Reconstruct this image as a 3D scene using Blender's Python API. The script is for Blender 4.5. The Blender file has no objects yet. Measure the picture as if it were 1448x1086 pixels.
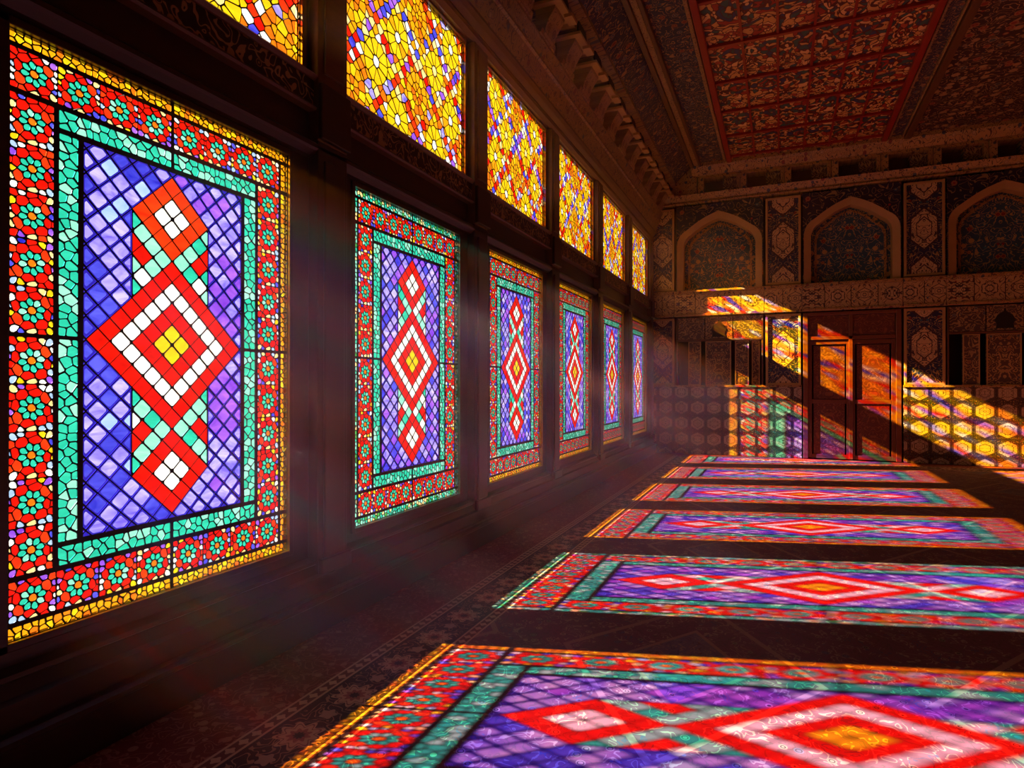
import bpy, math, random
from mathutils import Vector
C = bpy.context.scene.collection
R = random.Random(7)

# ---------------------------------------------------------------- camera, sky, sun, exposure
CX, CH = 2.8785, 1.6
cam = bpy.data.cameras.new('camera'); cam.sensor_width = 36; cam.lens = 875.8/1448*36
cam.clip_start = .02; cam.clip_end = 200
co = bpy.data.objects.new('camera', cam); C.objects.link(co)
co.location = (CX, 0, CH); co.rotation_euler = (math.pi/2+.00335, 0, .40928)
bpy.context.scene.camera = co

world = bpy.data.worlds.new('sky'); bpy.context.scene.world = world
world.use_nodes = True
bg = world.node_tree.nodes['Background']
bg.inputs[0].default_value = (1.0, .92, .78, 1); bg.inputs[1].default_value = 1.5

SUN_DIR = Vector((1, .295, -.565)).normalized()
sun = bpy.data.lights.new('sun', 'SUN'); sun.energy = 50; sun.angle = math.radians(.6); sun.color = (1, .92, .86)
so = bpy.data.objects.new('sun', sun); C.objects.link(so); so.location = (-6, 5, 8)
so.rotation_euler = SUN_DIR.to_track_quat('-Z', 'Y').to_euler()

vs = bpy.context.scene.view_settings
vs.view_transform = 'Standard'; vs.look = 'None'; vs.gamma = 1; vs.use_curve_mapping = False
vs.exposure = 0.0
cy = bpy.context.scene.cycles
cy.use_denoising = True; cy.max_bounces = 10; cy.diffuse_bounces = 5; cy.glossy_bounces = 3
cy.transparent_max_bounces = 12; cy.volume_bounces = 0; cy.caustics_reflective = False; cy.caustics_refractive = False
cy.sample_clamp_indirect = 6; cy.use_adaptive_sampling = True; cy.adaptive_threshold = .01

# ---------------------------------------------------------------- room measures (metres)
RX, RY0, RY1, RZ = 8.6, -2.6, 15.0, 6.70      # right wall, wall behind the viewer, face of far wall, ceiling
PITCH, GW, G0 = 2.28, 1.62, 1.43              # window pitch, glass width, near edge of the first glass
ZB, ZT = .555, 3.07
UW, UB, UT = 1.84, 3.70, 5.02
NW = 6
def wy(k): return G0 + PITCH*k
def wc(k): return wy(k) + GW/2

# ---------------------------------------------------------------- mesh helpers
class MB:
    def __init__(s): s.v = []; s.f = []; s.m = []
    def face(s, pts, m=0):
        n = len(s.v); s.v += [tuple(p) for p in pts]; s.f.append(tuple(range(n, n+len(pts)))); s.m.append(m)
    def box(s, x0, x1, y0, y1, z0, z1, m=0):
        n = len(s.v)
        s.v += [(x, y, z) for z in (z0, z1) for y in (y0, y1) for x in (x0, x1)]
        for q in ((0,2,3,1),(4,5,7,6),(0,1,5,4),(2,6,7,3),(0,4,6,2),(1,3,7,5)):
            s.f.append(tuple(n+i for i in q)); s.m.append(m)
        return s
    def extrude(s, prof, axis, a, b, m=0):
        """prof: 2D outline in the two other axes (order x,y,z minus axis), swept from a to b along axis"""
        def P(p, t):
            l = list(p); l.insert(axis, t); return tuple(l)
        n = len(s.v); k = len(prof)
        s.v += [P(p, a) for p in prof] + [P(p, b) for p in prof]
        s.f.append(tuple(range(n, n+k))); s.f.append(tuple(range(n+2*k-1, n+k-1, -1))); s.m += [m, m]
        for i in range(k):
            j = (i+1) % k; s.f.append((n+i, n+k+i, n+k+j, n+j)); s.m.append(m)
        return s
    def build(s, name, mats, parent=None, loc=(0,0,0), bevel=0, smooth=False):
        me = bpy.data.meshes.new(name); me.from_pydata(s.v, [], s.f)
        if not isinstance(mats, (list, tuple)): mats = [mats]
        for m in mats: me.materials.append(m)
        me.polygons.foreach_set('material_index', s.m)
        if smooth: me.polygons.foreach_set('use_smooth', [True]*len(s.f))
        me.update()
        o = bpy.data.objects.new(name, me); C.objects.link(o); o.location = loc
        if parent: o.parent = parent
        if bevel:
            b = o.modifiers.new('bevel', 'BEVEL'); b.width = bevel; b.segments = 2; b.limit_method = 'ANGLE'
        return o

def fixnormals(o):
    import bmesh
    bm = bmesh.new(); bm.from_mesh(o.data); bmesh.ops.recalc_face_normals(bm, faces=bm.faces); bm.to_mesh(o.data); bm.free()
    return o
def tag(o, label=None, cat=None, group=None, kind=None):
    if label: o['label'] = label
    if cat: o['category'] = cat
    if group: o['group'] = group
    if kind: o['kind'] = kind
    return o
def empty(name, loc, rz=0):
    o = bpy.data.objects.new(name, None); C.objects.link(o); o.location = loc; o.rotation_euler = (0,0,rz)
    o.empty_display_size = .1; return o
def copy_tree(o, parent=None):
    c = o.copy(); C.objects.link(c); c.parent = parent
    for ch in [k for k in bpy.data.objects if k.parent == o]: copy_tree(ch, c)
    return c

# ---------------------------------------------------------------- node helpers
class S:
    """a socket with arithmetic"""
    def __init__(s, nt, so): s.nt = nt; s.so = so
    def op(s, o, *a):
        n = s.nt.nodes.new('ShaderNodeMath'); n.operation = o
        for i, x in enumerate((s,)+a):
            if isinstance(x, S): s.nt.links.new(x.so, n.inputs[i])
            else: n.inputs[i].default_value = x
        return S(s.nt, n.outputs[0])
    def __add__(s, o): return s.op('ADD', o)
    def __sub__(s, o): return s.op('SUBTRACT', o)
    def __mul__(s, o): return s.op('MULTIPLY', o)
    def __truediv__(s, o): return s.op('DIVIDE', o)
    def abs(s): return s.op('ABSOLUTE')
    def lt(s, o): return s.op('LESS_THAN', o)
    def gt(s, o): return s.op('GREATER_THAN', o)
    def min(s, o): return s.op('MINIMUM', o)
    def max(s, o): return s.op('MAXIMUM', o)
    def fract(s): return s.op('FRACT')
    def floor(s): return s.op('FLOOR')
    def sqrt(s): return s.op('SQRT')
    def cos(s): return s.op('COSINE')
    def band(s, a, b): return s.gt(a)*s.lt(b)
    def inv(s): return s*-1+1
class Mat:
    def __init__(s, name):
        s.m = bpy.data.materials.new(name); s.m.use_nodes = True; s.nt = s.m.node_tree
        s.bsdf = s.nt.nodes['Principled BSDF']; s.out = s.nt.nodes['Material Output']
    def new(s, t): return s.nt.nodes.new(t)
    def put(s, sock, v):
        if isinstance(v, S): s.nt.links.new(v.so, sock)
        elif isinstance(v, tuple): sock.default_value = v+(1,) if len(v) == 3 and sock.type == 'RGBA' else v
        else: sock.default_value = v
    def xyz(s):
        tc = s.new('ShaderNodeTexCoord'); sp = s.new('ShaderNodeSeparateXYZ'); s.nt.links.new(tc.outputs['Object'], sp.inputs[0])
        return [S(s.nt, sp.outputs[i]) for i in range(3)]
    def vec(s, x, y, z):
        n = s.new('ShaderNodeCombineXYZ')
        for i, v in enumerate((x, y, z)): s.put(n.inputs[i], v)
        return S(s.nt, n.outputs[0])
    def noise(s, v, scale, detail=2, rough=.5, dist=0):
        n = s.new('ShaderNodeTexNoise'); s.put(n.inputs['Vector'], v); n.inputs['Scale'].default_value = scale
        n.inputs['Detail'].default_value = detail; n.inputs['Roughness'].default_value = rough; n.inputs['Distortion'].default_value = dist
        return S(s.nt, n.outputs[0])
    def vor(s, v, scale, feature='F1', rnd=1):
        n = s.new('ShaderNodeTexVoronoi'); n.feature = feature; s.put(n.inputs['Vector'], v)
        n.inputs['Scale'].default_value = scale; n.inputs['Randomness'].default_value = rnd
        if feature == 'DISTANCE_TO_EDGE': return S(s.nt, n.outputs[0]), None, None
        return S(s.nt, n.outputs['Distance']), S(s.nt, n.outputs['Color']), S(s.nt, n.outputs['Position'])
    def mix(s, f, a, b):
        n = s.new('ShaderNodeMix'); n.data_type = 'RGBA'; s.put(n.inputs[0], f); s.put(n.inputs[6], a); s.put(n.inputs[7], b)
        return S(s.nt, n.outputs[2])
    def ramp(s, f, cols, const=True):
        n = s.new('ShaderNodeValToRGB'); s.put(n.inputs[0], f); r = n.color_ramp
        r.interpolation = 'CONSTANT' if const else 'LINEAR'
        while len(r.elements) < len(cols): r.elements.new(.5)
        for e, (p, c) in zip(r.elements, cols): e.position = p; e.color = c+(1,)
        return S(s.nt, n.outputs[0])
    def chan(s, c, i=0):
        n = s.new('ShaderNodeSeparateColor'); s.put(n.inputs[0], c); return S(s.nt, n.outputs[i])
    def bump(s, h, strength=.3, dist=.01):
        n = s.new('ShaderNodeBump'); n.inputs['Strength'].default_value = strength; n.inputs['Distance'].default_value = dist
        s.put(n.inputs['Height'], h); s.nt.links.new(n.outputs[0], s.bsdf.inputs['Normal'])
    def set(s, col=None, rough=None, metal=None, spec=None):
        if col is not None: s.put(s.bsdf.inputs['Base Color'], col)
        if rough is not None: s.put(s.bsdf.inputs['Roughness'], rough)
        if metal is not None: s.put(s.bsdf.inputs['Metallic'], metal)
        if spec is not None: s.put(s.bsdf.inputs['Specular IOR Level'], spec)
        return s.m
def hexd(x, z):     # pointy-top hexagon "radius"
    return (x.abs()*1.1547).max(x.abs()*.5774+z.abs())

# ---- glass
def glass(name, c, c2=None, scale=9, amt=.5):
    m = Mat(name); nt = m.nt; nt.nodes.remove(m.bsdf)
    x, y, z = m.xyz()
    n = m.noise(m.vec(x, y*.55+z*.12, z*1.5), scale, 3, .6, 1.0)
    c2 = c2 or tuple(v*.55 for v in c)
    col = m.mix((n-.38)*3.2*amt+.5-amt*.35, c2, c)
    t = m.new('ShaderNodeBsdfTransparent'); nt.links.new(col.so, t.inputs[0])
    g = m.new('ShaderNodeBsdfGlossy'); g.inputs['Color'].default_value = (.5,.5,.5,1); g.inputs['Roughness'].default_value = .15
    mx = m.new('ShaderNodeMixShader'); mx.inputs[0].default_value = .03
    nt.links.new(t.outputs[0], mx.inputs[1]); nt.links.new(g.outputs[0], mx.inputs[2]); nt.links.new(mx.outputs[0], m.out.inputs[0])
    return m.m
GL = {
 'red': glass('red_glass', (.92,.012,.004), (.60,.004,.002)),
 'scarlet': glass('scarlet_glass', (1,.07,.008), (.72,.01,.003)),
 'orange': glass('orange_glass', (1,.30,.01), (.9,.10,.005)),
 'gold': glass('gold_glass', (1,.50,.008), (1,.28,.004)),
 'yellow': glass('yellow_glass', (1,.74,.012), (1,.50,.006)),
 'cream': glass('cream_glass', (1,.86,.45), (.95,.65,.22)),
 'white': glass('white_glass', (1,1,1), (.92,.95,.98)),
 'mint': glass('mint_glass', (.45,.95,.80), (.15,.70,.55)),
 'teal': glass('teal_glass', (.04,.74,.53), (.01,.45,.33)),
 'green': glass('green_glass', (.10,.55,.12), (.03,.3,.06)),
 'blue': glass('blue_glass', (.11,.12,1), (.02,.02,.62), 7, .8),
 'deep': glass('deep_blue_glass', (.03,.02,.55), (.018,.010,.34)),
 'lilac': glass('lilac_glass', (.62,.56,1), (.17,.12,.95), 7, .9),
 'violet': glass('violet_glass', (.46,.17,1), (.17,.03,.72), 7, .8),
 'sky': glass('pale_blue_glass', (.55,.75,1), (.25,.45,.95)),
}
GK = list(GL); GI = {k: i for i, k in enumerate(GK)}; GM = [GL[k] for k in GK]

# ---- solids
def wood(name, c, c2, rough=.42, sc=3):
    m = Mat(name); x, y, z = m.xyz()
    n = m.noise(m.vec(x*6, y*.7, z*6), sc, 5, .6, .6)
    m.bump(n, .25, .004)
    return m.set(m.mix(n, c, c2), rough)
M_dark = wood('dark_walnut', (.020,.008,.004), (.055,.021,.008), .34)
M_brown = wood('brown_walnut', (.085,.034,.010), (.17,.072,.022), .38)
m = Mat('lead_came'); M_lead = m.set((.008,.006,.006), .6)
m = Mat('plaster'); x,y,z = m.xyz(); M_plaster = m.set(m.mix(m.noise(m.vec(x,y,z), 4, 3), (.30,.18,.08), (.38,.24,.11)), .8)
def vine(m, v, sc, k=5, w=.09):
    n = m.noise(v, sc, 1.2, .45, .5)
    return ((n*k).fract()-.5).abs().lt(w)
def arabesque(name, ground, line, pal, sc=5, vsc=7, plane='xz', mirror=True, fr=.30, rough=.6, wl=.09, bump=.4, k=6):
    """symmetric scroll work: ground colour, vine lines, rosette blooms in a palette"""
    m = Mat(name); x, y, z = m.xyz()
    a, b = {'xz': (x, z), 'yz': (y, z), 'xy': (x, y), 'yx': (y, x)}[plane]
    am = a.abs() if mirror else a
    v = m.vec(am, b, 0.0)
    ln = vine(m, v, sc, k, wl)
    d, c, p = m.vor(v, vsc, 'F1', .75)
    cr = m.chan(c)
    bloom = d.lt(fr); ring = d.band(fr*.72, fr*.88); core = d.lt(fr*.28)
    col = m.mix(ln, ground, line)
    col = m.mix(bloom, col, m.ramp(cr, pal))
    col = m.mix(ring.max(core), col, line)
    dirt = m.noise(m.vec(x, y, z), 3, 4, .6)
    col2 = m.mix(dirt.op('SUBTRACT', .35)*1.2, col, m.mix(.45, col, (.02,.012,.008)))
    m.bump(ln+bloom, bump, .008)
    return m.set(col2, rough)
CREAM, GOLD, NAVY, RED, TEALD = (.58,.42,.20), (.62,.36,.10), (.02,.03,.075), (.34,.03,.02), (.02,.13,.15)
def medal(name, hw, per, ground, inner, line, dark2, sc=14, plane='xz', square=False, off=0.0, frac=.82, rough=.45, sx=1.0, sz=1.0, rnd=True):
    """stacked hexagonal medallions on a patterned dark ground; square=True tiles both ways"""
    m = Mat(name); x, y, z = m.xyz()
    a, b = {'xz': (x, z), 'yz': (y, z)}[plane]
    ax = ((a/per+off).fract()-.5)*per if square else a
    bz = ((b/per+.5).fract()-.5)*per
    h = hexd(ax*(1/sx), bz*(1/sz))
    r = hw*frac
    ins = h.lt(r); rim = h.band(r*.90, r); mid = h.band(r*.50, r*.56)
    v = m.vec(ax.abs(), bz.abs() if square else b, 0.0 if not square else ((a/per+off).floor()+(b/per+.5).floor()*7)*.13)
    ln = vine(m, v, sc, 6, .11)
    d, c, p = m.vor(v, sc*1.3, 'F1', .8)
    colin = m.mix(ln.max(mid), inner, line)
    colout = m.mix(ln, ground, dark2)
    colout = m.mix(d.lt(.25), colout, m.ramp(m.chan(c), [(0,(.35,.22,.08)),(.5,(.25,.03,.02)),(.75,(.03,.12,.15))]))
    col = m.mix(ins, colout, colin)
    col = m.mix(rim, col, line)
    if square:
        # grout lines between tiles
        e = ax.abs().max(bz.abs()).gt(per*.485)
        col = m.mix(e, col, (.03,.02,.015))
    big = m.noise(m.vec(x, y, z), 2.2, 4, .65)
    col = m.mix((big-.42)*1.5, col, m.mix(.5, col, (.05,.03,.015)))
    m.bump(ins*.6+ln*.4, .4, .008)
    return m.set(col, rough)
M_panel = medal('painted_medallion_panel', .30, .98, NAVY, (.68,.47,.21), (.06,.03,.035), (.50,.32,.11), 8, frac=1.0, sx=.95, sz=1.52)
CREAM = (.68,.46,.20)
M_tile = medal('hexagon_dado_tile', .172, .366, (.030,.022,.030), (.52,.42,.26), (.09,.05,.03), (.24,.16,.07), 17, 'xz', True, .5, 1.0, .35, sx=1.10, sz=1.0)
M_frieze = medal('painted_frieze', .17, .50, (.56,.38,.15), (.62,.43,.18), (.05,.03,.03), (.09,.04,.03), 7, 'xz', True, .0, .9)
M_blue = arabesque('blue_floral_mural', (.035,.105,.14), (.50,.33,.12), [(0,(.55,.34,.10)),(.35,(.30,.03,.02)),(.55,(.50,.32,.12)),(.8,(.04,.20,.22))], 7, 6.5, 'xz', True, .33, .55, .10)
M_spand = arabesque('dark_red_spandrel_paint', (.020,.016,.035), (.36,.20,.08), [(0,(.38,.04,.02)),(.45,(.45,.28,.08)),(.75,(.03,.10,.13))], 6, 4.5, 'xz', False, .30)
M_carved = arabesque('carved_cream_panel', (.10,.06,.04), (.44,.28,.10), [(0,(.40,.25,.09)),(.6,(.26,.09,.04)),(.8,(.05,.08,.10))], 8, 8, 'xz', True, .30, .6, .17)
M_doorp = arabesque('carved_red_walnut', (.16,.045,.020), (.30,.10,.035), [(0,(.28,.09,.03)),(.5,(.20,.05,.02))], 7, 7, 'xz', True, .34, .42, .13, .9)
M_doorf = wood('red_walnut', (.15,.045,.018), (.24,.08,.03), .35)
M_goldm = arabesque('gilt_moulding', (.40,.24,.08), (.10,.05,.02), [(0,(.45,.28,.10)),(.6,(.25,.10,.03))], 14, 20, 'yx', False, .3, .45, .1)
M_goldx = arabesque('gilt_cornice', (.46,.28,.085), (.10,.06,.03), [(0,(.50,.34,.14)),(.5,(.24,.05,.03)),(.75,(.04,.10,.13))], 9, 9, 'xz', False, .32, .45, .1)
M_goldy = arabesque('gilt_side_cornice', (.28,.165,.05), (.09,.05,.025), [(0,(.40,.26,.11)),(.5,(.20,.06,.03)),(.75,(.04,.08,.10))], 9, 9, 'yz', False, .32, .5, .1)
M_corb = arabesque('painted_corbel', (.36,.22,.09), (.13,.07,.03), [(0,(.42,.27,.11)),(.6,(.24,.12,.05))], 9, 7, 'yz', True, .34, .55, .06)
M_fret = arabesque('carved_walnut_fretwork', (.012,.007,.004), (.42,.24,.09), [(0,(.40,.21,.07)),(.5,(.015,.008,.005))], 9, 11, 'yz', False, .28, .45, .14, 1.0)
M_cblue = arabesque('dark_blue_ceiling_paint', (.028,.030,.050), (.36,.20,.07), [(0,(.40,.22,.08)),(.35,(.24,.04,.02)),(.6,(.05,.09,.12))], 8.5, 7.5, 'xy', False, .33, .6, .10)
M_cdark = arabesque('dim_ceiling_paint', (.045,.018,.012), (.40,.24,.09), [(0,(.45,.28,.10)),(.4,(.30,.05,.02)),(.7,(.05,.07,.08))], 6.5, 6.2, 'xy', False, .38, .6, .11)
m = Mat('red_lacquer'); x,y,z = m.xyz(); M_redl = m.set(m.mix(m.noise(m.vec(x,y,z), 6, 3), (.22,.012,.008), (.36,.03,.012)), .35)
m = Mat('arch_plaster'); x,y,z = m.xyz(); M_arch = m.set(m.mix(m.noise(m.vec(x,y,z), 5, 4), (.42,.25,.075), (.52,.33,.11)), .55)
m = Mat('niche_shadow_paint'); M_void = m.set((.018,.012,.008), .9)  # near-black colour standing in for shade inside openings and recesses
# ceiling mosaic
m = Mat('ceiling_mosaic'); x,y,z = m.xyz()
ax = ((x/.505+.10).fract()-.5).abs(); ay = ((y/1.2+.1).fract()-.5).abs()*1.2/.505
v = m.vec(ax, ay, ((x/.505+.1).floor()*3.7+(y/1.2+.1).floor()*1.3)*.21)
wv = m.noise(m.vec(x, y, 0.0), 2.6, 2); wv2 = m.noise(m.vec(y, x, 1.0), 2.2, 2); v2 = m.vec(ax+wv*.9, ay*.8+wv2*.9, 0.0)
d, c, p = m.vor(v2, 6.6, 'F1', .9)
de, _, _ = m.vor(v2, 6.6, 'DISTANCE_TO_EDGE', .9)
col = m.ramp(m.chan(c), [(0,(.66,.36,.09)),(.26,(.36,.035,.012)),(.48,(.80,.50,.18)),(.72,(.04,.10,.09)),(.80,(.42,.07,.02)),(.92,(.04,.05,.12))])
col = m.mix(de.lt(.075), col, (.10,.014,.008))
m.bump(de, .4, .01); M_mosaic = m.set(col, .5)
# carpet
def carpet_mat(x0, x1, y0, y1):
    m = Mat('persian_carpet_pile'); x, y, z = m.xyz()
    dx = (x-x0).min(x*-1+x1); dy = (y-y0).min(y*-1+y1); d = dx.min(dy)
    t = m.new('ShaderNodeMix'); t.data_type = 'FLOAT'; m.put(t.inputs[0], dx.lt(dy)); m.put(t.inputs[2], x); m.put(t.inputs[3], y)
    t = S(m.nt, t.outputs[0])
    F1, F2, TAN, DK = (.165,.055,.075), (.22,.10,.10), (.28,.165,.14), (.050,.022,.030)
    v = m.vec(x, y, 0.0)
    l1 = vine(m, v, 13, 6, .12); vd, vc, vp = m.vor(v, 11, 'F1', .85)
    r = m.chan(vc)
    f = m.mix(l1, F1, m.ramp(m.noise(v, 5, 1), [(0,(.12,.05,.06)),(.47,TAN),(.62,(.09,.06,.10))]))
    bl = vd.lt(.24); f = m.mix(bl, f, m.ramp(r, [(0,TAN),(.35,(.13,.09,.14)),(.6,(.38,.22,.17)),(.8,(.20,.14,.11))]))
    f = m.mix(vd.band(.13,.17), f, DK)
    # lozenge medallions on the inner field
    px = ((x/1.9+.25).fract()-.5).abs()*1.9; py = ((y/2.6+.1).fract()-.5).abs()*2.6
    loz = px*.9+py*.62
    f = m.mix(loz.band(.62,.66).max(loz.band(.30,.33)), f, (.30,.15,.13))
    f = m.mix(loz.lt(.30)*l1.inv(), f, (.16,.10,.14))
    # main border with rosettes
    def rosette(tt, dd, per, rad, lobes, ph=0.0):
        u = ((tt/per+ph).fract()-.5)*per
        rr = (u*u+dd*dd).sqrt(); an = dd.op('ARCTAN2', u)
        R_ = (an*lobes).cos()*(rad*.16)+rad*.84
        q = rr/R_
        return q
    q = rosette(t, d-.71, .40, .118, 9); q2 = rosette(t, d-.71, .40, .045, 5, .5)
    b = m.mix(l1*((d-.71).abs().lt(.13)), DK, (.34,.17,.12))
    TB = (.52,.30,.20); b = m.mix(q.lt(1.0), b, TB); b = m.mix(q.band(.78,.86), b, (.20,.07,.06)); b = m.mix(q.band(.25,.50), b, (.30,.10,.08)); b = m.mix(q.lt(.25), b, DK)
    b = m.mix(q2.lt(1.0), b, (.40,.24,.18))
    # guard stripes
    g = rosette(t, d-.52, .075, .026, 4); g2 = rosette(t, d-.90, .075, .026, 4)
    gs = m.mix(g.lt(1.0).max(g2.lt(1.0)), (.14,.04,.035), TB)
    edge = (d-.485).abs().lt(.007).max((d-.555).abs().lt(.007)).max((d-.865).abs().lt(.007)).max((d-.935).abs().lt(.007)).max((d-.10).abs().lt(.01))
    col = m.mix(d.band(.555,.865), f, b)
    col = m.mix(d.band(.485,.555).max(d.band(.865,.935)), col, gs)
    col = m.mix(edge, col, TB)
    outer = m.mix(l1, (.16,.025,.020), (.30,.10,.07)); outer = m.mix(bl, outer, (.34,.13,.09))
    col = m.mix(d.lt(.478), col, outer)
    pile = m.noise(v, 260, 2); wear = m.noise(v, 2.2, 4, .6)
    col = m.mix((wear-.45)*.9, col, m.mix(.5, col, (.10,.05,.05)))
    m.bump(pile+l1*.5, .35, .004)
    return m.set(col, .85, spec=.25)

# ---------------------------------------------------------------- stained glass tessellation
def clip(poly, a, b, c):
    """keep the side a*x+b*y<=c"""
    out = []; n = len(poly)
    for i in range(n):
        p, q = poly[i], poly[(i+1) % n]
        dp, dq = a*p[0]+b*p[1]-c, a*q[0]+b*q[1]-c
        if dp <= 0: out.append(p)
        if (dp < 0 < dq) or (dq < 0 < dp):
            t = dp/(dp-dq); out.append((p[0]+t*(q[0]-p[0]), p[1]+t*(q[1]-p[1])))
    return out
def cells(seeds, rect):
    """power diagram of (x, y, weight, colour) clipped to rect"""
    x0, x1, y0, y1 = rect; out = []
    for i, (x, y, w, c) in enumerate(seeds):
        poly = [(x0,y0),(x1,y0),(x1,y1),(x0,y1)]
        near = sorted(((s[0]-x)**2+(s[1]-y)**2, j) for j, s in enumerate(seeds) if j != i and abs(s[0]-x) < 1.2 and abs(s[1]-y) < 1.2)[:26]
        for d2, j in near:
            X, Y, W, _ = seeds[j]
            poly = clip(poly, X-x, Y-y, (X*X+Y*Y-x*x-y*y+w-W)/2)
            if len(poly) < 3: break
        if len(poly) >= 3: out.append((poly, c))
    return out
def area(p): return sum(p[i][0]*p[(i+1)%len(p)][1]-p[(i+1)%len(p)][0]*p[i][1] for i in range(len(p)))/2
def dedupe(p):
    q = [p[0]]
    for a in p[1:]:
        if math.dist(a, q[-1]) > 1.5e-3: q.append(a)
    if len(q) > 1 and math.dist(q[0], q[-1]) < 1.5e-3: q.pop()
    return q
def inset(p, g, rnd):
    """shrink towards the middle by about g, corners cut by rnd: returns list of (pair) per vertex"""
    n = len(p); cx = sum(a[0] for a in p)/n; cy_ = sum(a[1] for a in p)/n
    rin = 1e9
    for i in range(n):
        (ax, ay), (bx, by) = p[i], p[(i+1)%n]; L = math.dist(p[i], p[(i+1)%n]) or 1e-9
        rin = min(rin, abs((bx-ax)*(ay-cy_)-(ax-cx)*(by-ay))/L)
    k = max(.45, 1-g/max(rin, 1e-6))
    s = [(cx+(a[0]-cx)*k, cy_+(a[1]-cy_)*k) for a in p]
    out = []
    for i in range(n):
        a, b, c = s[i-1], s[i], s[(i+1)%n]
        out.append(((b[0]+(a[0]-b[0])*rnd, b[1]+(a[1]-b[1])*rnd), (b[0]+(c[0]-b[0])*rnd, b[1]+(c[1]-b[1])*rnd)))
    return out
class Glass:
    def __init__(s): s.g = MB(); s.l = MB()
    def piece(s, poly, col, gap=.0024, rnd=.18, core=None, coregap=.009):
        if area(poly) < 0: poly = poly[::-1]
        poly = dedupe(poly)
        if len(poly) < 3 or abs(area(poly)) < 2e-5: return
        ins = inset(poly, gap, rnd); n = len(poly)
        P = lambda p: (0, p[0], p[1])
        for i in range(n):
            j = (i+1) % n
            s.l.face([P(poly[i]), P(poly[j]), P(ins[j][0]), P(ins[i][1])])
            s.l.face([P(poly[i]), P(ins[i][1]), P(ins[i][0])])
        flat = [q for pr in ins for q in pr]
        if core and abs(area(poly)) > 8e-4:
            c2 = inset(poly, coregap, .10); f2 = [q for pr in c2 for q in pr]; m = len(flat)
            for i in range(m): s.g.face([P(flat[i]), P(flat[(i+1)%m]), P(f2[(i+1)%m]), P(f2[i])], GI[col])
            s.g.face([P(q) for q in f2], GI[core])
        else: s.g.face([P(q) for q in flat], GI[col])
    def bar(s, x0, x1, y0, y1): s.l.face([(0,x0,y0),(0,x1,y0),(0,x1,y1),(0,x0,y1)])
    def crackle(s, rect, size, pick, rnd, gap=.0022):
        x0, x1, y0, y1 = rect; w, h = x1-x0, y1-y0
        nx, ny = max(1, round(w/size)), max(1, round(h/size)); seeds = []
        for i in range(nx):
            for j in range(ny):
                o = .25 if (i if ny < nx else j) % 2 else -.25
                seeds.append((x0+(i+.5+rnd.uniform(-.33,.33)+(o if ny >= nx else 0))*w/nx, y0+(j+.5+rnd.uniform(-.33,.33)+(o if ny < nx else 0))*h/ny, 0, pick(rnd)))
        for p, c in cells(seeds, rect): s.piece(p, c, gap, .12)
    def rosette(s, rect, rnd):
        x0, x1, y0, y1 = rect; cx, cy_ = (x0+x1)/2, (y0+y1)/2; hx, hy = (x1-x0)/2, (y1-y0)/2; h = min(hx, hy)
        sd = [(cx, cy_, (.05*h)**2, 'orange')]
        for k in range(8):
            a = k*math.pi/4+.2
            sd.append((cx+.40*h*math.cos(a), cy_+.40*h*math.sin(a), 0, 'teal' if rnd.random() < .85 else 'mint'))
            b = a+math.pi/8
            sd.append((cx+.74*h*math.cos(b), cy_+.74*h*math.sin(b), 0, 'red' if k%4 else 'scarlet'))
        for sx in (-1, 1):
            for sy in (-1, 1):
                for (u, v) in ((.86,.86),(.98,.50),(.50,.98),(.93,.12)):
                    c = rnd.choice(['white','cream','yellow','blue','red','red','sky','scarlet','violet'])
                    sd.append((cx+sx*hx*(u+rnd.uniform(-.05,.05)), cy_+sy*hy*(v+rnd.uniform(-.05,.05)), -.02*h*h, c))
        sd.append((cx, y0+.05*hy, 0, 'cream')); sd.append((cx, y1-.05*hy, 0, 'red'))
        for p, c in cells(sd, rect): s.piece(p, c, .0016 if c in ('red','scarlet') else .0024, .12 if c in ('red','scarlet') else .26)

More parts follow.
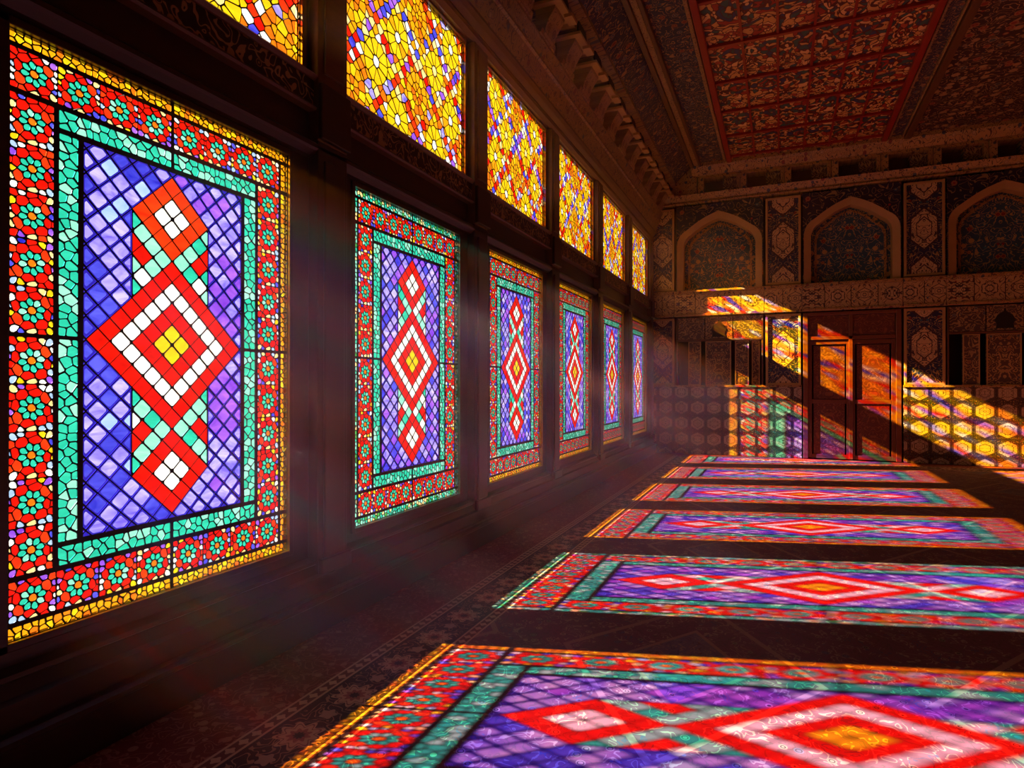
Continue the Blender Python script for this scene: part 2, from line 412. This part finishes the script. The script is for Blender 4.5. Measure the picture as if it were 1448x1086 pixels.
def lower_pattern(outer, seed, W=GW, H=ZT-ZB):
    g = Glass(); rnd = random.Random(seed)
    gd = (lambda r: r.choice(['gold','gold','yellow','orange','gold'])) if outer == 'gold' else (lambda r: r.choice(['teal','teal','mint','mint','green','cream']))
    tl = lambda r: r.choice(['teal','teal','teal','mint'])
    a0, a1, b0, b1, c0, c1, d0 = 0, .055, .070, .240, .258, .343, .363
    mid = .012
    # outer strip, rosette strip, teal strip: split in the middle by a bar
    for (s0, s1) in ((0, W/2-mid/2), (W/2+mid/2, W)):
        for (r0, r1) in ((a0, a1), (H-a1, H-a0)): g.crackle((s0, s1, r0, r1), .031, gd, rnd)
    for (r0, r1) in ((a0, a1), (W-a1, W-a0)):
        for (s0, s1) in ((b0, b1), (c0, H/2-mid/2), (H/2+mid/2, H-c0), (H-b1, H-b0)): g.crackle((r0, r1, s0, s1), .031, gd, rnd)
    for (s0, s1) in ((b0, W/2-mid/2), (W/2+mid/2, W-b0)):
        n = 4
        for (r0, r1) in ((b0, b1), (H-b1, H-b0)):
            for i in range(n): g.rosette((s0+(s1-s0)*i/n, s0+(s1-s0)*(i+1)/n, r0, r1), rnd)
        for (r0, r1) in ((c0, c1), (H-c1, H-c0)): g.crackle((max(s0,c0), min(s1,W-c0), r0, r1), .037, tl, rnd)
    for (s0, s1) in ((c0, H/2-mid/2), (H/2+mid/2, H-c0)):
        n = 5
        for (r0, r1) in ((b0, b1), (W-b1, W-b0)):
            for i in range(n): g.rosette((r0, r1, s0+(s1-s0)*i/n, s0+(s1-s0)*(i+1)/n), rnd)
        for (r0, r1) in ((c0, c1), (W-c1, W-c0)): g.crackle((r0, r1, max(s0, c1+.018), min(s1, H-c1-.018)), .037, tl, rnd)
    # bars
    for q in ((a1,b0),(b1,c0),(c1,d0)):
        i0, i1 = q
        g.bar(i0, i1, i0, H-i0); g.bar(W-i1, W-i0, i0, H-i0); g.bar(i1, W-i1, i0, i1); g.bar(i1, W-i1, H-i1, H-i0)
    for (r0, r1) in ((a0,a1),(b0,b1),(c0,c1)):
        g.bar(W/2-mid/2, W/2+mid/2, r0, r1); g.bar(W/2-mid/2, W/2+mid/2, H-r1, H-r0)
        g.bar(r0, r1, H/2-mid/2, H/2+mid/2); g.bar(W-r1, W-r0, H/2-mid/2, H/2+mid/2)
    for e in (a0, a1): pass
    for (r0, r1) in ((a0, a1), (W-a1, W)):
        for (s0, s1) in ((a1,b0),(b1,c0),(H-c0,H-b1),(H-b0,H-a1)): g.bar(r0, r1, s0, s1)
    for (r0, r1) in ((b0, b1), (W-b1, W-b0)):
        for (s0, s1) in ((b1,c0),(H-c0,H-b1)): g.bar(r0, r1, s0, s1)
    for (r0, r1) in ((c0, c1), (W-c1, W-c0)):
        for (s0, s1) in ((c1,c1+.018),(H-c1-.018,H-c1)): g.bar(r0, r1, s0, s1)
    # diamond lattice
    LW, LH = W-2*d0, H-2*d0; lx0, lx1, ly0, ly1 = -LW/2, LW/2, -LH/2, LH/2
    s = LW/2/(8/math.sqrt(2))*.985*.7071*math.sqrt(2)   # cell side: eight cells span the big diamond
    s = LW*.97/2/4/math.sqrt(2)
    hd = s/math.sqrt(2)
    for i in range(-26, 26):
        for j in range(-26, 26):
            pts = [((p-q)*hd, (p+q)*hd) for p, q in ((i,j),(i+1,j),(i+1,j+1),(i,j+1))]
            cx, cy_ = ((i-j))*hd, (i+j+1)*hd
            if abs(cx) > LW/2+hd or abs(cy_) > LH/2+hd: continue
            m = max(abs(i+.5), abs(j+.5)); core = None; small = False
            mt = max(abs(i+.5-6), abs(j+.5-6)); mb = max(abs(i+.5+6), abs(j+.5+6)); ms = min(mt, mb)
            if m < 4: col = 'yellow' if m < 1 else 'red' if m < 2 else 'white' if m < 3 else 'red'
            elif ms < 2: col = 'white' if ms < 1 else ('scarlet' if mt < 2 and seed % 2 else 'red')
            else: col = None
            polys = []
            if col: polys.append((pts, col, None))
            else:
                # the strip behind the medallions is teal and white, the ground blue to violet
                inner = clip(clip(pts, 1, 0, 4*hd), -1, 0, 4*hd)
                outl = clip(pts, 1, 0, -4*hd); outr = clip(pts, -1, 0, -4*hd)
                band = 2*hd < abs(cy_) < 12.01*hd
                if band:
                    if len(inner) > 2:
                        far = abs(cx) > 2.9*hd and 7.0*hd < abs(cy_) < 9.2*hd
                        polys.append((inner, 'red' if far else rnd.choice(['teal','mint','white','mint']), None))
                    rest = [p for p in (outl, outr) if len(p) > 2]
                else: rest = [pts]
                for p in rest:
                    t = rnd.random(); hi = .5+.5*math.sin(cy_*5+seed)*math.cos(cx*7+seed*.7)
                    if cx < 0: core = 'lilac' if t < .15+.7*hi else 'blue' if t < .93 else 'sky'
                    else: core = 'lilac' if t < .35+.4*hi else 'violet'
                    if seed % 2 == 0: core = rnd.choice(['lilac','violet','lilac','blue'])
                    polys.append((p, 'deep', core))
            for p, c, k in polys:
                for (A, B, D) in ((1,0,lx1),(-1,0,-lx0),(0,1,ly1),(0,-1,-ly0)):
                    if len(p) > 2: p = clip(p, A, B, D)
                if len(p) > 2:
                    p = [(u+W/2, v+H/2) for u, v in p]
                    if k: g.piece(p, c, .0020, .02, k, .0078)
                    else: g.piece(p, c, .0018 if c in ('red','scarlet') else .0036, .03 if c in ('red','scarlet') else .12)
    return g

def upper_pattern(seed, W=UW, H=UT-UB):
    g = Glass(); rnd = random.Random(seed); s = .455; ox, oy = rnd.uniform(0,.5), rnd.uniform(0,.5)
    sd = []; r2 = math.sqrt(2)
    def add(p, q, w, c):
        x, y = (p-q)/r2*s*.92+ox*0+W*.5, (p+q)/r2*s*1.05+H*.5
        if -.12 < x < W+.12 and -.12 < y < H+.12: sd.append((x+rnd.uniform(-.006,.006), y+rnd.uniform(-.006,.006), w, c))
    N = 5
    for i in range(-5, 6):
        for j in range(-5, 6):
            P, Q = i+ox*.6, j+oy*.6
            kind = (i+2*j) % 3
            add(P, Q, 0, rnd.choice(['red','scarlet','blue']))
            for k in range(1, N+1):
                f = k/(N+1)
                cs = [['blue','violet','gold','white'],['scarlet','orange','lilac','red'],['violet','blue','red','cream']][(i+j)%3]
                add(P+f, Q, 0, rnd.choice(cs)); add(P, Q+f, 0, rnd.choice(cs))
            cx, cy_ = P+.5, Q+.5
            if kind:
                add(cx, cy_, .0006, 'white' if rnd.random() < .6 else 'cream'); n = 10
                for k in range(n):
                    a = 2*math.pi*k/n+.3; add(cx+.22*math.cos(a), cy_+.22*math.sin(a), .0020, 'yellow' if rnd.random() < .85 else 'gold')
                for k in range(12):
                    a = 2*math.pi*k/12+.1; rr = .41+.035*abs(math.sin(2*a)); add(cx+rr*math.cos(a), cy_+rr*math.sin(a), -.0010, rnd.choice(['yellow','gold','cream','orange','white','gold','yellow']))
            else:
                add(cx, cy_, -.0008, 'yellow')
                for k in range(8):
                    a = 2*math.pi*k/8; add(cx+.14*math.cos(a), cy_+.14*math.sin(a), .0002, rnd.choice(['gold','orange','gold']))
                for k in range(12):
                    a = 2*math.pi*k/12+.2; add(cx+.28*math.cos(a), cy_+.28*math.sin(a), .0006, rnd.choice(['gold','gold','yellow','orange']))
                for k in range(14):
                    a = 2*math.pi*k/14; rr = .41+.04*abs(math.sin(2*a)); add(cx+rr*math.cos(a), cy_+rr*math.sin(a), -.0008, rnd.choice(['orange','cream','scarlet','gold','gold']))
            for (u, v) in ((.14,.14),(.86,.14),(.14,.86),(.86,.86)):
                add(P+u, Q+v, 0, rnd.choice(['yellow','white','orange','gold','cream']))
    for p, c in cells(sd, (0, W, 0, H)): g.piece(p, c, .0024, .12)
    return g

# ---------------------------------------------------------------- room shell
def struct(o): return tag(o, kind='structure')
struct(MB().box(-.6, RX+.2, RY0-.2, RY1+.5, -.2, 0).build('floor', M_dark))
w = MB()
XO = -.03
for k in range(NW+1):      # piers between the windows, lower and upper
    a = RY0-.2 if k == 0 else wy(k-1)+GW; b = RY1+.3 if k == NW else wy(k)
    w.box(XO, 0, a, b, 0, UB-.05)
    c = (RY0-.2) if k == 0 else wc(k-1)+UW/2; d = RY1+.3 if k == NW else wc(k)-UW/2
    w.box(XO, 0, c, d, UB-.05, UT+.03)
for k in range(NW):
    w.box(XO, 0, wy(k), wy(k)+GW, 0, ZB); w.box(XO, 0, wy(k), wy(k)+GW, ZT, UB-.05)
    w.box(XO, 0, wc(k)-UW/2, wc(k)+UW/2, UB-.05, UB)
w.box(XO, 0, RY0-.2, RY1+.3, UT+.03, RZ+.1)
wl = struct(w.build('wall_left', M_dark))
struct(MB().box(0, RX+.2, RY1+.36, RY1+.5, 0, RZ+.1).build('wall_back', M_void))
struct(MB().box(RX, RX+.15, RY0-.2, RY1+.36, 0, RZ+.1).build('wall_right', M_panel))
struct(MB().box(0, RX, RY0-.2, RY0, 0, RZ+.1).build('wall_front', M_plaster))

# ceiling: slab with painted fields, all one surface
CM = [M_cblue, M_goldm, M_mosaic, M_cdark, M_redl]
c = MB()
c.box(-.03, RX+.15, RY0-.2, RY1+.5, RZ+.02, RZ+.2, 3)
for x0, x1, mi in ((0, 1.0, 0), (1.0, 1.85, 0), (1.85, 4.80, 2), (4.80, 5.25, 0), (5.25, RX, 3)):
    c.box(x0, x1, RY0-.2, RY1+.4, RZ-.005, RZ+.02, mi)
struct(c.build('ceiling', CM))
tn = [0]
def trim(mb, mat, **kw):
    tn[0] += 1; return struct(mb.build('trim_%d' % tn[0], mat, **kw))
def rail_y(x0, x1, z0, z1, mat, bev=.012): return trim(MB().box(x0, x1, RY0, RY1, z0, z1), mat, bevel=bev)
# long ceiling mouldings
rail_y(.98, 1.06, RZ-.10, RZ, M_brown); rail_y(1.06, 1.16, RZ-.06, RZ, M_goldm); rail_y(1.16, 1.22, RZ-.09, RZ, M_brown)
rail_y(1.70, 1.76, RZ-.05, RZ, M_goldm); rail_y(1.78, 1.88, RZ-.09, RZ, M_redl)
rail_y(4.78, 4.88, RZ-.09, RZ, M_redl); rail_y(4.90, 4.94, RZ-.06, RZ, M_goldm); rail_y(5.14, 5.17, RZ-.06, RZ, M_goldm)
rail_y(5.18, 5.30, RZ-.10, RZ, M_brown); rail_y(7.3, 7.42, RZ-.08, RZ, M_brown)
# ribs over the red mosaic
r = MB()
for k in range(1, 6): r.box(1.88+k*.483-.018, 1.88+k*.483+.018, RY0, RY1, RZ-.035, RZ)
yy = RY1-.55
while yy > RY0:
    r.box(1.88, 4.78, yy-.03, yy+.03, RZ-.05, RZ); yy -= 1.19
trim(r, M_redl)

# ---------------------------------------------------------------- left wall woodwork
def molding(prof, mat, y0=RY0, y1=RY1-.02):      # prof in (x, z)
    return trim(MB().extrude(prof, 1, y0, y1), mat)
molding([(0,0),(.14,0),(.14,.19),(.155,.20),(.155,.222),(.13,.235),(0,.235)], M_dark)
molding([(0,.235),(.085,.235),(.085,.32),(.115,.33),(.115,.352),(.085,.365),(.06,.42),(.075,.43),(.075,.45),(0,.46)], M_dark)
molding([(0,3.115),(.04,3.12),(.075,3.15),(.085,3.165),(.085,3.19),(.06,3.21),(0,3.22)], M_dark)
molding([(0,5.045),(.05,5.05),(.09,5.09),(.10,5.12),(.09,5.15),(.07,5.17),(.12,5.22),(.15,5.26),(.15,5.29),(0,5.29)], M_brown)
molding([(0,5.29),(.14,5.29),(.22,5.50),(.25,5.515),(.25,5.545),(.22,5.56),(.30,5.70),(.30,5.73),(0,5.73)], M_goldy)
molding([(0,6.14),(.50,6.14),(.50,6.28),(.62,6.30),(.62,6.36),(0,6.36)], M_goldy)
# sloping painted cove over the corbels
o = trim(MB().extrude([(.02,6.36),(.62,6.36),(.98,RZ-.02),(.02,RZ-.02)], 1, RY0, RY1-.02), M_cblue)

wood_names = ['near edge of the picture']
for k in range(NW+1):
    yc = wc(k)-PITCH/2
    p = MB(); p.box(.0, .085, yc-.15, yc+.15, .235, 3.22); p.box(.0, .085, yc-.15, yc+.15, 3.22, 5.045, 1); p.box(.085, .105, yc-.10, yc+.10, .46, 3.10)  # upper length in lighter walnut, painting in the warm glow up there
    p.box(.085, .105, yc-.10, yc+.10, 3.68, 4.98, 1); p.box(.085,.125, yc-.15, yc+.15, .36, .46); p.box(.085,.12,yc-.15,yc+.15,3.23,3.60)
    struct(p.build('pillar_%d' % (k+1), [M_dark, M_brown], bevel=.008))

# carved frieze and gilt strips in each bay
for k in range(NW):
    y0, y1 = wc(k)-PITCH/2+.15, wc(k)+PITCH/2-.15
    if k == 0: y0 = wy(0)-.15
    e = empty('carved_frieze', (.004, (y0+y1)/2, 3.42)); L = (y1-y0)/2
    place = ['above the largest stained window','above the second stained window from the camera','above the third stained window from the camera','above the fourth stained window from the camera','above the fifth stained window from the camera','above the stained window next to the far wall'][k]
    tag(e, 'dark carved wooden frieze with scrollwork ' + place, 'frieze', 'carved friezes under the upper windows')
    MB().box(.0, .045, -L, L, .03, .20).build('panel', M_fret, e)
    MB().extrude([(0,0),(.06,0),(.075,.012),(.06,.03),(0,.03)], 1, -L, L).build('lower_moulding', M_brown, e)
    MB().extrude([(0,.20),(.06,.20),(.08,.225),(.06,.24),(.03,.265),(0,.265)], 1, -L, L).build('upper_moulding', M_brown, e)

# ---------------------------------------------------------------- windows
def frame_mb(W, H, t, d, near=0):
    f = MB()
    f.box(-.03, d, -t, near, -t, H+t); f.box(-.03, d, W, W+t, -t, H+t); f.box(-.03, d, 0, W, -t, 0); f.box(-.03, d, 0, W, H, H+t)
    return f
pat = {}
def window(n, y0, z0, W, H, key, maker, mat, near=0):
    e = tag(empty('window_%d' % n, (-.012, y0, z0)), kind='structure')
    if key not in pat:
        g = maker(); a = g.g.build('glass', GM, e); b = g.l.build('lead', M_lead, e)
        s = b.modifiers.new('came', 'SOLIDIFY'); s.thickness = .005; s.offset = 0
        pat[key] = (a, b)
    else:
        for o in pat[key]:
            c_ = o.copy(); C.objects.link(c_); c_.parent = e
    frame_mb(W, H, .035, .03, near).build('frame', mat, e, bevel=.004)
    return e
for k in range(NW):
    key = ['a','b','c','d','c','d'][k]; outer = 'teal' if key == 'b' else 'gold'
    window(k+1, wy(k), ZB, GW, ZT-ZB, key, lambda: lower_pattern(outer, {'a':1,'b':2,'c':4,'d':6}[key]), M_dark, .058 if k == 0 else 0)
for k in range(NW):
    key = ['u1','u2','u3','u4','u1','u2'][k]
    window(NW+k+1, wc(k)-UW/2, UB, UW, UT-UB, key, lambda: upper_pattern(int(key[1])*11), M_brown)

# ---------------------------------------------------------------- corbels under the ceiling
e = empty('corbel', (0,0,0))
body = MB(); prof = [(.22,5.73),(.30,5.73),(.335,5.78),(.36,5.86),(.40,5.94),(.46,6.02),(.47,6.06),(.22,6.06)]
body.extrude(prof, 1, -.17, .17)
body.build('bracket', M_corb, e)
MB().extrude([(.20,5.73),(.315,5.74),(.33,5.80),(.20,5.86)], 1, -.24, .24).build('foot_block', M_corb, e)
MB().box(.20, .56, -.25, .25, 6.06, 6.095).build('cap_slab', M_arch, e)
MB().box(.50, .60, .05, .25, 6.02, 6.06).build('cap_end', M_arch, e)
hood = MB()
outl = [(-.19,6.14),(-.19,6.22),(-.12,6.31),(0,6.36),(.12,6.31),(.19,6.22),(.19,6.14)]
hood.extrude(outl, 0, .50, .515); hood.build('recess_shade_plate', M_void, e)  # flat dark plate, paints in the shade of an arched hollow
tag(e, 'x', 'corbel', 'carved corbels along the window wall cornice')
yc = RY1-.40; n = 0; proto = e
ORD = ['first','second','third','fourth','fifth','sixth','seventh','eighth','ninth','tenth','eleventh','twelfth','thirteenth','fourteenth']
while yc > 6.2:
    o = proto if n == 0 else copy_tree(proto)
    o.location = (0, yc, 0)
    o['label'] = 'painted bracket with flat cap, %s corbel from the far wall above the windows' % ORD[n]
    yc -= .76; n += 1

# ---------------------------------------------------------------- far wall
YW = RY1
BAYS = [(.62, 2.52), (3.33, 5.18), (5.97, 7.87)]
PILS = [(.0, .57), (2.56, 3.29), (5.21, 5.94), (7.90, 8.60)]
posn = ['in the corner by the windows', 'between left and middle arches', 'right of the middle arch', 'at the dark right end']
def panel(name, x0, x1, z0, z1, mat, label, y=YW, depth=.35, fr=.05, proud=.03):
    e = tag(empty(name, ((x0+x1)/2, y, (z0+z1)/2)), label, 'pilaster', 'painted pilaster panels of the far wall')
    w, h = (x1-x0)/2, (z1-z0)/2
    MB().box(-w+fr, w-fr, -.0, depth, -h+fr, h-fr).build('painted_board', mat, e)
    f = MB(); f.box(-w, -w+fr, -proud, depth, -h, h); f.box(w-fr, w, -proud, depth, -h, h); f.box(-w+fr, w-fr, -proud, depth, -h, -h+fr); f.box(-w+fr, w-fr, -proud, depth, h-fr, h)
    f.build('border', M_arch, e, bevel=.008)
    return e
for i, (a, b) in enumerate(PILS):
    panel('painted_pilaster', a+.012, min(b, RX-.03), 3.86, 5.80, M_panel, 'tall cream and navy painted pilaster panel ' + posn[i])
    panel('painted_pilaster', a+.012, min(b, RX-.03), 1.62, 3.20, M_panel, 'shorter painted pilaster panel below the frieze ' + posn[i])
# dado
tag(MB().box(.01, 3.30, YW-.02, YW+.35, 0.02, 1.58).build('tiled_dado', M_tile), 'hexagon patterned tile dado left of the carved door, lit teal and red', 'dado')
tag(MB().box(5.21, 8.59, YW-.02, YW+.35, 0.02, 1.58).build('tiled_dado', M_tile), 'hexagon patterned tile dado right of the carved door, lit golden', 'dado')
trim(MB().box(.01, 3.30, YW-.05, YW+.35, 1.58, 1.62), M_goldx); trim(MB().box(5.21, 8.59, YW-.05, YW+.35, 1.58, 1.62), M_goldx)
# frieze band per bay
segs = [(.01,.57),(.57,2.54),(2.54,3.31),(3.31,5.20),(5.20,5.95),(5.95,7.88),(7.88,8.59)]
fl = ['in the far left corner','under the left arch','between left and middle arches','above the carved door','right of the carved door','under the right arch','at the right end of the wall']
for (a, b), t in zip(segs, fl):
    e = tag(empty('painted_frieze', ((a+b)/2, YW, 3.53)), 'gold painted frieze section ' + t, 'frieze', 'frieze sections across the far wall')
    w_ = (b-a)/2-.004
    MB().box(-w_, w_, -.05, .35, -.24, .22).build('painted_board', M_frieze, e)
    MB().box(-w_, w_, -.10, .35, .22, .25).build('moulding', M_goldx, e); MB().box(-w_, w_, -.12, .35, .25, .30).build('ledge', M_goldx, e, bevel=.008)
    MB().box(-w_, w_, -.08, .35, -.30, -.24).build('moulding', M_goldx, e, bevel=.01)

# arched niches
def arch(hw, spring, apex, n=14):
    pts = []; r = hw*.42; a_end = math.radians(118)
    cx0 = -hw+r
    for i in range(7):
        a = math.pi-(math.pi-a_end)*i/6; pts.append((cx0+r*math.cos(a), spring+r*math.sin(a)))
    x0, z0 = pts[-1]
    for i in range(1, 9):
        t = i/8; bulge = math.sin(math.pi*t)*.045
        pts.append((x0+(0-x0)*t, z0+(apex-z0)*t+bulge))
    return pts + [(-x, z) for x, z in reversed(pts[:-1])]
def niche(a, b, label):
    cx = (a+b)/2; hw = (b-a)/2; z0, z1 = 3.83, 5.84; zc = 4.7
    e = tag(empty('arched_niche', (cx, YW, zc)), label, 'niche', 'arched niches of the far wall')
    base = z0-zc; top = z1-zc
    oa = arch(hw-.02, 4.90-zc, 5.64-zc); ia = arch(hw-.16, 4.86-zc, 5.48-zc)
    # spandrel board with the arch cut out
    s = MB(); left = [p for p in oa if p[0] <= 1e-6]
    for sg in (-1, 1):
        L_ = [(-sg*p[0] if sg > 0 else p[0], p[1]) for p in left]
        for (p, q) in zip(L_[:-1], L_[1:]):
            s.face([(p[0], 0, p[1]), (q[0], 0, q[1]), (q[0], 0, top), (p[0], 0, top)])
        ex = sg*hw
        s.face([(sg*(hw-.02), 0, base), (ex, 0, base), (ex, 0, top), (sg*(hw-.02), 0, top)])
    s.face([(-hw, 0, top), (hw, 0, top), (hw, .3, top), (-hw, .3, top)])
    o = s.build('spandrel', M_spand, e); m_ = o.modifiers.new('board', 'SOLIDIFY'); m_.thickness = .02
    # moulded arch: front band and reveal
    f = MB(); O = [(-(hw-.02), base)] + oa + [(hw-.02, base)]; I = [(-(hw-.16), base)] + ia + [(hw-.16, base)]
    for (p, q, u, v) in zip(O[:-1], O[1:], I[:-1], I[1:]):
        f.face([(p[0],-.05,p[1]),(q[0],-.05,q[1]),(v[0],.0,v[1]),(u[0],.0,u[1])])
        f.face([(u[0],.0,u[1]),(v[0],.0,v[1]),(v[0],.26,v[1]),(u[0],.26,u[1])])
        f.face([(p[0],-.05,p[1]),(q[0],-.05,q[1]),(q[0],.03,q[1]),(p[0],.03,p[1])])
    f.build('arch_moulding', M_arch, e)
    bk = MB(); bk.box(-hw+.02, hw-.02, .25, .33, base, 5.6-zc); bk.build('painted_back', M_blue, e)
    # narrow patterned border inside the arch
    g = MB(); J = [(p[0]*.90, p[1]-(.05 if p[1] > base else 0)) for p in I]; K = [(p[0]*.84, p[1]-(.09 if p[1] > base else 0)) for p in I]
    for (p, q, u, v) in zip(J[:-1], J[1:], K[:-1], K[1:]): g.face([(p[0],.235,p[1]),(q[0],.235,q[1]),(v[0],.235,v[1]),(u[0],.235,u[1])])
    o = g.build('painted_border', M_goldx, e); m_ = o.modifiers.new('board', 'SOLIDIFY'); m_.thickness = .012
niche(*BAYS[0], 'blue floral arched niche nearest the windows, its foot touched by gold light')
niche(*BAYS[1], 'blue floral arched niche directly above the carved door')
niche(*BAYS[2], 'dim arched niche at the right edge of the picture')

# alcoves with panels below the frieze
def alcove(a, b, label):
    cx = (a+b)/2; W = b-a; e = tag(empty('panelled_alcove', (cx, YW, 1.62)), label, 'alcove', 'panelled alcoves below the arches'); H = 1.58
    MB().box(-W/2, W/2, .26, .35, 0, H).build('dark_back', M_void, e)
    f = MB(); f.box(-W/2-.0, -W/2+.03, -.02, .26, 0, H); f.box(W/2-.03, W/2, -.02, .26, 0, H); f.box(-W/2+.03, W/2-.03, -.03, .20, 1.03, 1.07); f.build('surround', M_brown, e, bevel=.006)
    for i in range(3):
        x0 = -W/2+.03+i*(W-.06)/3; x1 = x0+(W-.06)/3
        if i == 1:
            # dark plate on the board paints in the shade of a keel shaped opening
            p_ = MB(); p_.box(x0+.01, x1-.01, .0, .1, 1.07, H); q_ = p_.build('top_panel', M_carved, e)
            xm = (x0+x1)/2; op = [(-.15,1.12),(.15,1.12),(.13,1.20),(.17,1.28),(.12,1.38),(.03,1.44),(0,1.52),(-.03,1.44),(-.12,1.38),(-.17,1.28),(-.13,1.20)]
            MB().extrude([(xm+u, v) for u, v in op], 1, -.012, .002).build('keel_opening_shade', M_void, q_)
        else: MB().box(x0+.01, x1-.01, .0, .1, 1.07, H).build('top_panel', M_carved, e)
    for (u0, u1, y) in ((.14,.29,.03),(.345,.64,.02),(.685,.84,.03),(.87,.96,.16)):
        x0, x1 = -W/2+W*u0, -W/2+W*u1
        pn = MB().box(x0, x1, y, y+.06, .0, 1.02).build('upright_panel', M_carved, e)
        g = MB(); t = .022; g.box(x0, x0+t, y-.012, y, 0, 1.02); g.box(x1-t, x1, y-.012, y, 0, 1.02); g.box(x0+t, x1-t, y-.012, y, 1.0, 1.02); g.box(x0+t, x1-t, y-.012, y, 0, .02)
        g.build('edging', M_arch, pn)
alcove(*BAYS[0], 'recessed alcove with carved cream upright panels below the left arch')
alcove(*BAYS[2], 'dim recessed alcove with upright panels right of the door')

# carved double door
d = tag(empty('door_1', ((BAYS[1][0]+BAYS[1][1])/2, YW, 0)), kind='structure'); DW = .925; DH = 3.20
f = MB(); f.box(-DW, -DW+.10, -.02, .3, 0.02, DH); f.box(DW-.10, DW, -.02, .3, 0.02, DH); f.box(-DW+.10, DW-.10, -.02, .3, DH-.07, DH); f.box(-DW+.10, DW-.10, 0, .3, 2.60, 2.68)
f.build('frame', M_doorf, d, bevel=.01)
for sx in (-1, 1):
    x0, x1 = (-DW+.10, -.005) if sx < 0 else (.005, DW-.10)
    lf = MB(); t = .075; lf.box(x0, x0+t, .03, .09, .03, 2.59); lf.box(x1-t, x1, .03, .09, .03, 2.59)
    for z in (.03, 1.22, 2.50): lf.box(x0+t, x1-t, .03, .09, z, z+.09)
    L = lf.build('leaf', M_doorf, d, bevel=.006)
    MB().box(-.30, .30, -.02, .02, -.58, .58).build('carved_panel', M_doorp, L, loc=((x0+x1)/2, .075, 1.90))
    MB().box(-.30, .30, -.02, .02, -.55, .55).build('carved_panel', M_doorp, L, loc=((x0+x1)/2, .075, .67))
    MB().box(-.40, .40, -.02, .02, -.22, .22).build('top_panel', M_doorp, d, loc=((x0+x1)/2, .06, 2.905))
MB().box(-.04, .04, .0, .10, .03, 3.13).build('centre_post', M_doorf, d, bevel=.01)
MB().box(-DW, DW, .12, .3, .02, DH-.07).build('backing', M_void, d)

# cornice of the far wall
trim(MB().box(.0, RX, YW-.10, YW+.35, 5.86, 5.90), M_goldx, bevel=.01)
trim(MB().extrude([(YW-.06,5.90),(YW-.16,6.02),(YW-.18,6.05),(YW+.35,6.05),(YW+.35,5.90)], 0, 0, RX), M_goldx)
trim(MB().extrude([(YW-.16,6.46),(YW-.30,6.56),(YW-.34,6.62),(YW-.34,6.70),(YW+.35,6.70),(YW+.35,6.46)], 0, 1.0, RX), M_goldx)
proto = None; k = 0; x = 1.12
while x < RX-.3:
    if proto is None:
        proto = e = empty('cornice_niche', (0,0,0)); w_ = .455
        f = MB(); f.box(-w_, -w_+.13, -.14, .34, 6.05, 6.46); f.box(w_-.07, w_, -.10, .34, 6.05, 6.46); f.box(-w_+.13, w_-.07, -.12, .34, 6.40, 6.46); f.build('frame', M_goldx, e)
        MB().box(-w_+.13, w_-.07, .24, .34, 6.05, 6.40).build('recess_back', M_brown, e)
        MB().box(.08, w_-.07, .02, .24, 6.05, 6.40).build('side_panel', M_carved, e)
        tag(e, 'x', 'niche', 'small box niches of the far cornice')
        o = proto
    else: o = copy_tree(proto)
    o.location = (x+.46, YW, 0)
    o['label'] = 'gilded box niche, %s from the left in the far wall cornice' % ORD[k]
    x += .92; k += 1
trim(MB().box(0, 1.10, YW-.14, YW+.35, 6.05, 6.70), M_goldx)

# ---------------------------------------------------------------- carpet
cx0, cx1, cy0, cy1 = .16, RX-.06, RY0+.1, RY1-.05
cp = MB(); cp.box(cx0, cx1, cy0, cy1, .001, .014)
tag(cp.build('carpet', carpet_mat(cx0, cx1, cy0, cy1)), 'dark red patterned carpet with rosette border covering the whole floor', 'carpet')

# ---------------------------------------------------------------- dust in the air beside the windows, light streaks shaped into it
hz = MB().box(.13, 3.4, RY0+.1, RY1-.16, .03, 3.6).build('haze', [])
m = Mat('beam_streaked_dust'); m.nt.nodes.remove(m.bsdf); x, y, z = m.xyz()
fx = ((x*-1+3.2)/2.6).max(0.0).min(1.0); fz = ((z*-1+3.5)/1.2).max(0.0).min(1.0)
yp, zp = y-x*.295, z+x*.565          # density stretched along the sun direction, shaping light beams into the haze
pn = m.noise(m.vec(x*.22, yp, zp*1.1), 1.7, 2, .5); pl = m.noise(m.vec(x, y, z), .55, 1)
fy = ((y*-1+15)/3.5).max(.25).min(1.0)
den = fx*fz*fy*((pn-.47)*7.0).max(.025).min(1.0)*((pl-.30)*3).max(0.0).min(1.0)*.070
vsn = m.new('ShaderNodeVolumeScatter'); m.put(vsn.inputs['Density'], den); vsn.inputs['Anisotropy'].default_value = .1; vsn.inputs['Color'].default_value = (1, .62, .55, 1)  # reddish tint puts beam colour into the dust itself
m.nt.links.new(vsn.outputs[0], m.out.inputs['Volume'])
hz.data.materials.append(m.m); tag(hz, 'faint coloured dust haze with shaped-in light streaks hanging beside the stained windows', 'haze', kind='stuff')

# daylight sampling guides in the window openings
for k in range(NW):
    for (yc, zc, a, b) in ((wc(k), (ZB+ZT)/2, GW, ZT-ZB), (wc(k), (UB+UT)/2, UW, UT-UB)):
        l = bpy.data.lights.new('window_daylight', 'AREA'); l.shape = 'RECTANGLE'; l.size = b; l.size_y = a; l.cycles.is_portal = True
        o = bpy.data.objects.new('window_daylight', l); C.objects.link(o); o.location = (-.06, yc, zc)
        o.rotation_euler = (0, -math.pi/2, 0)
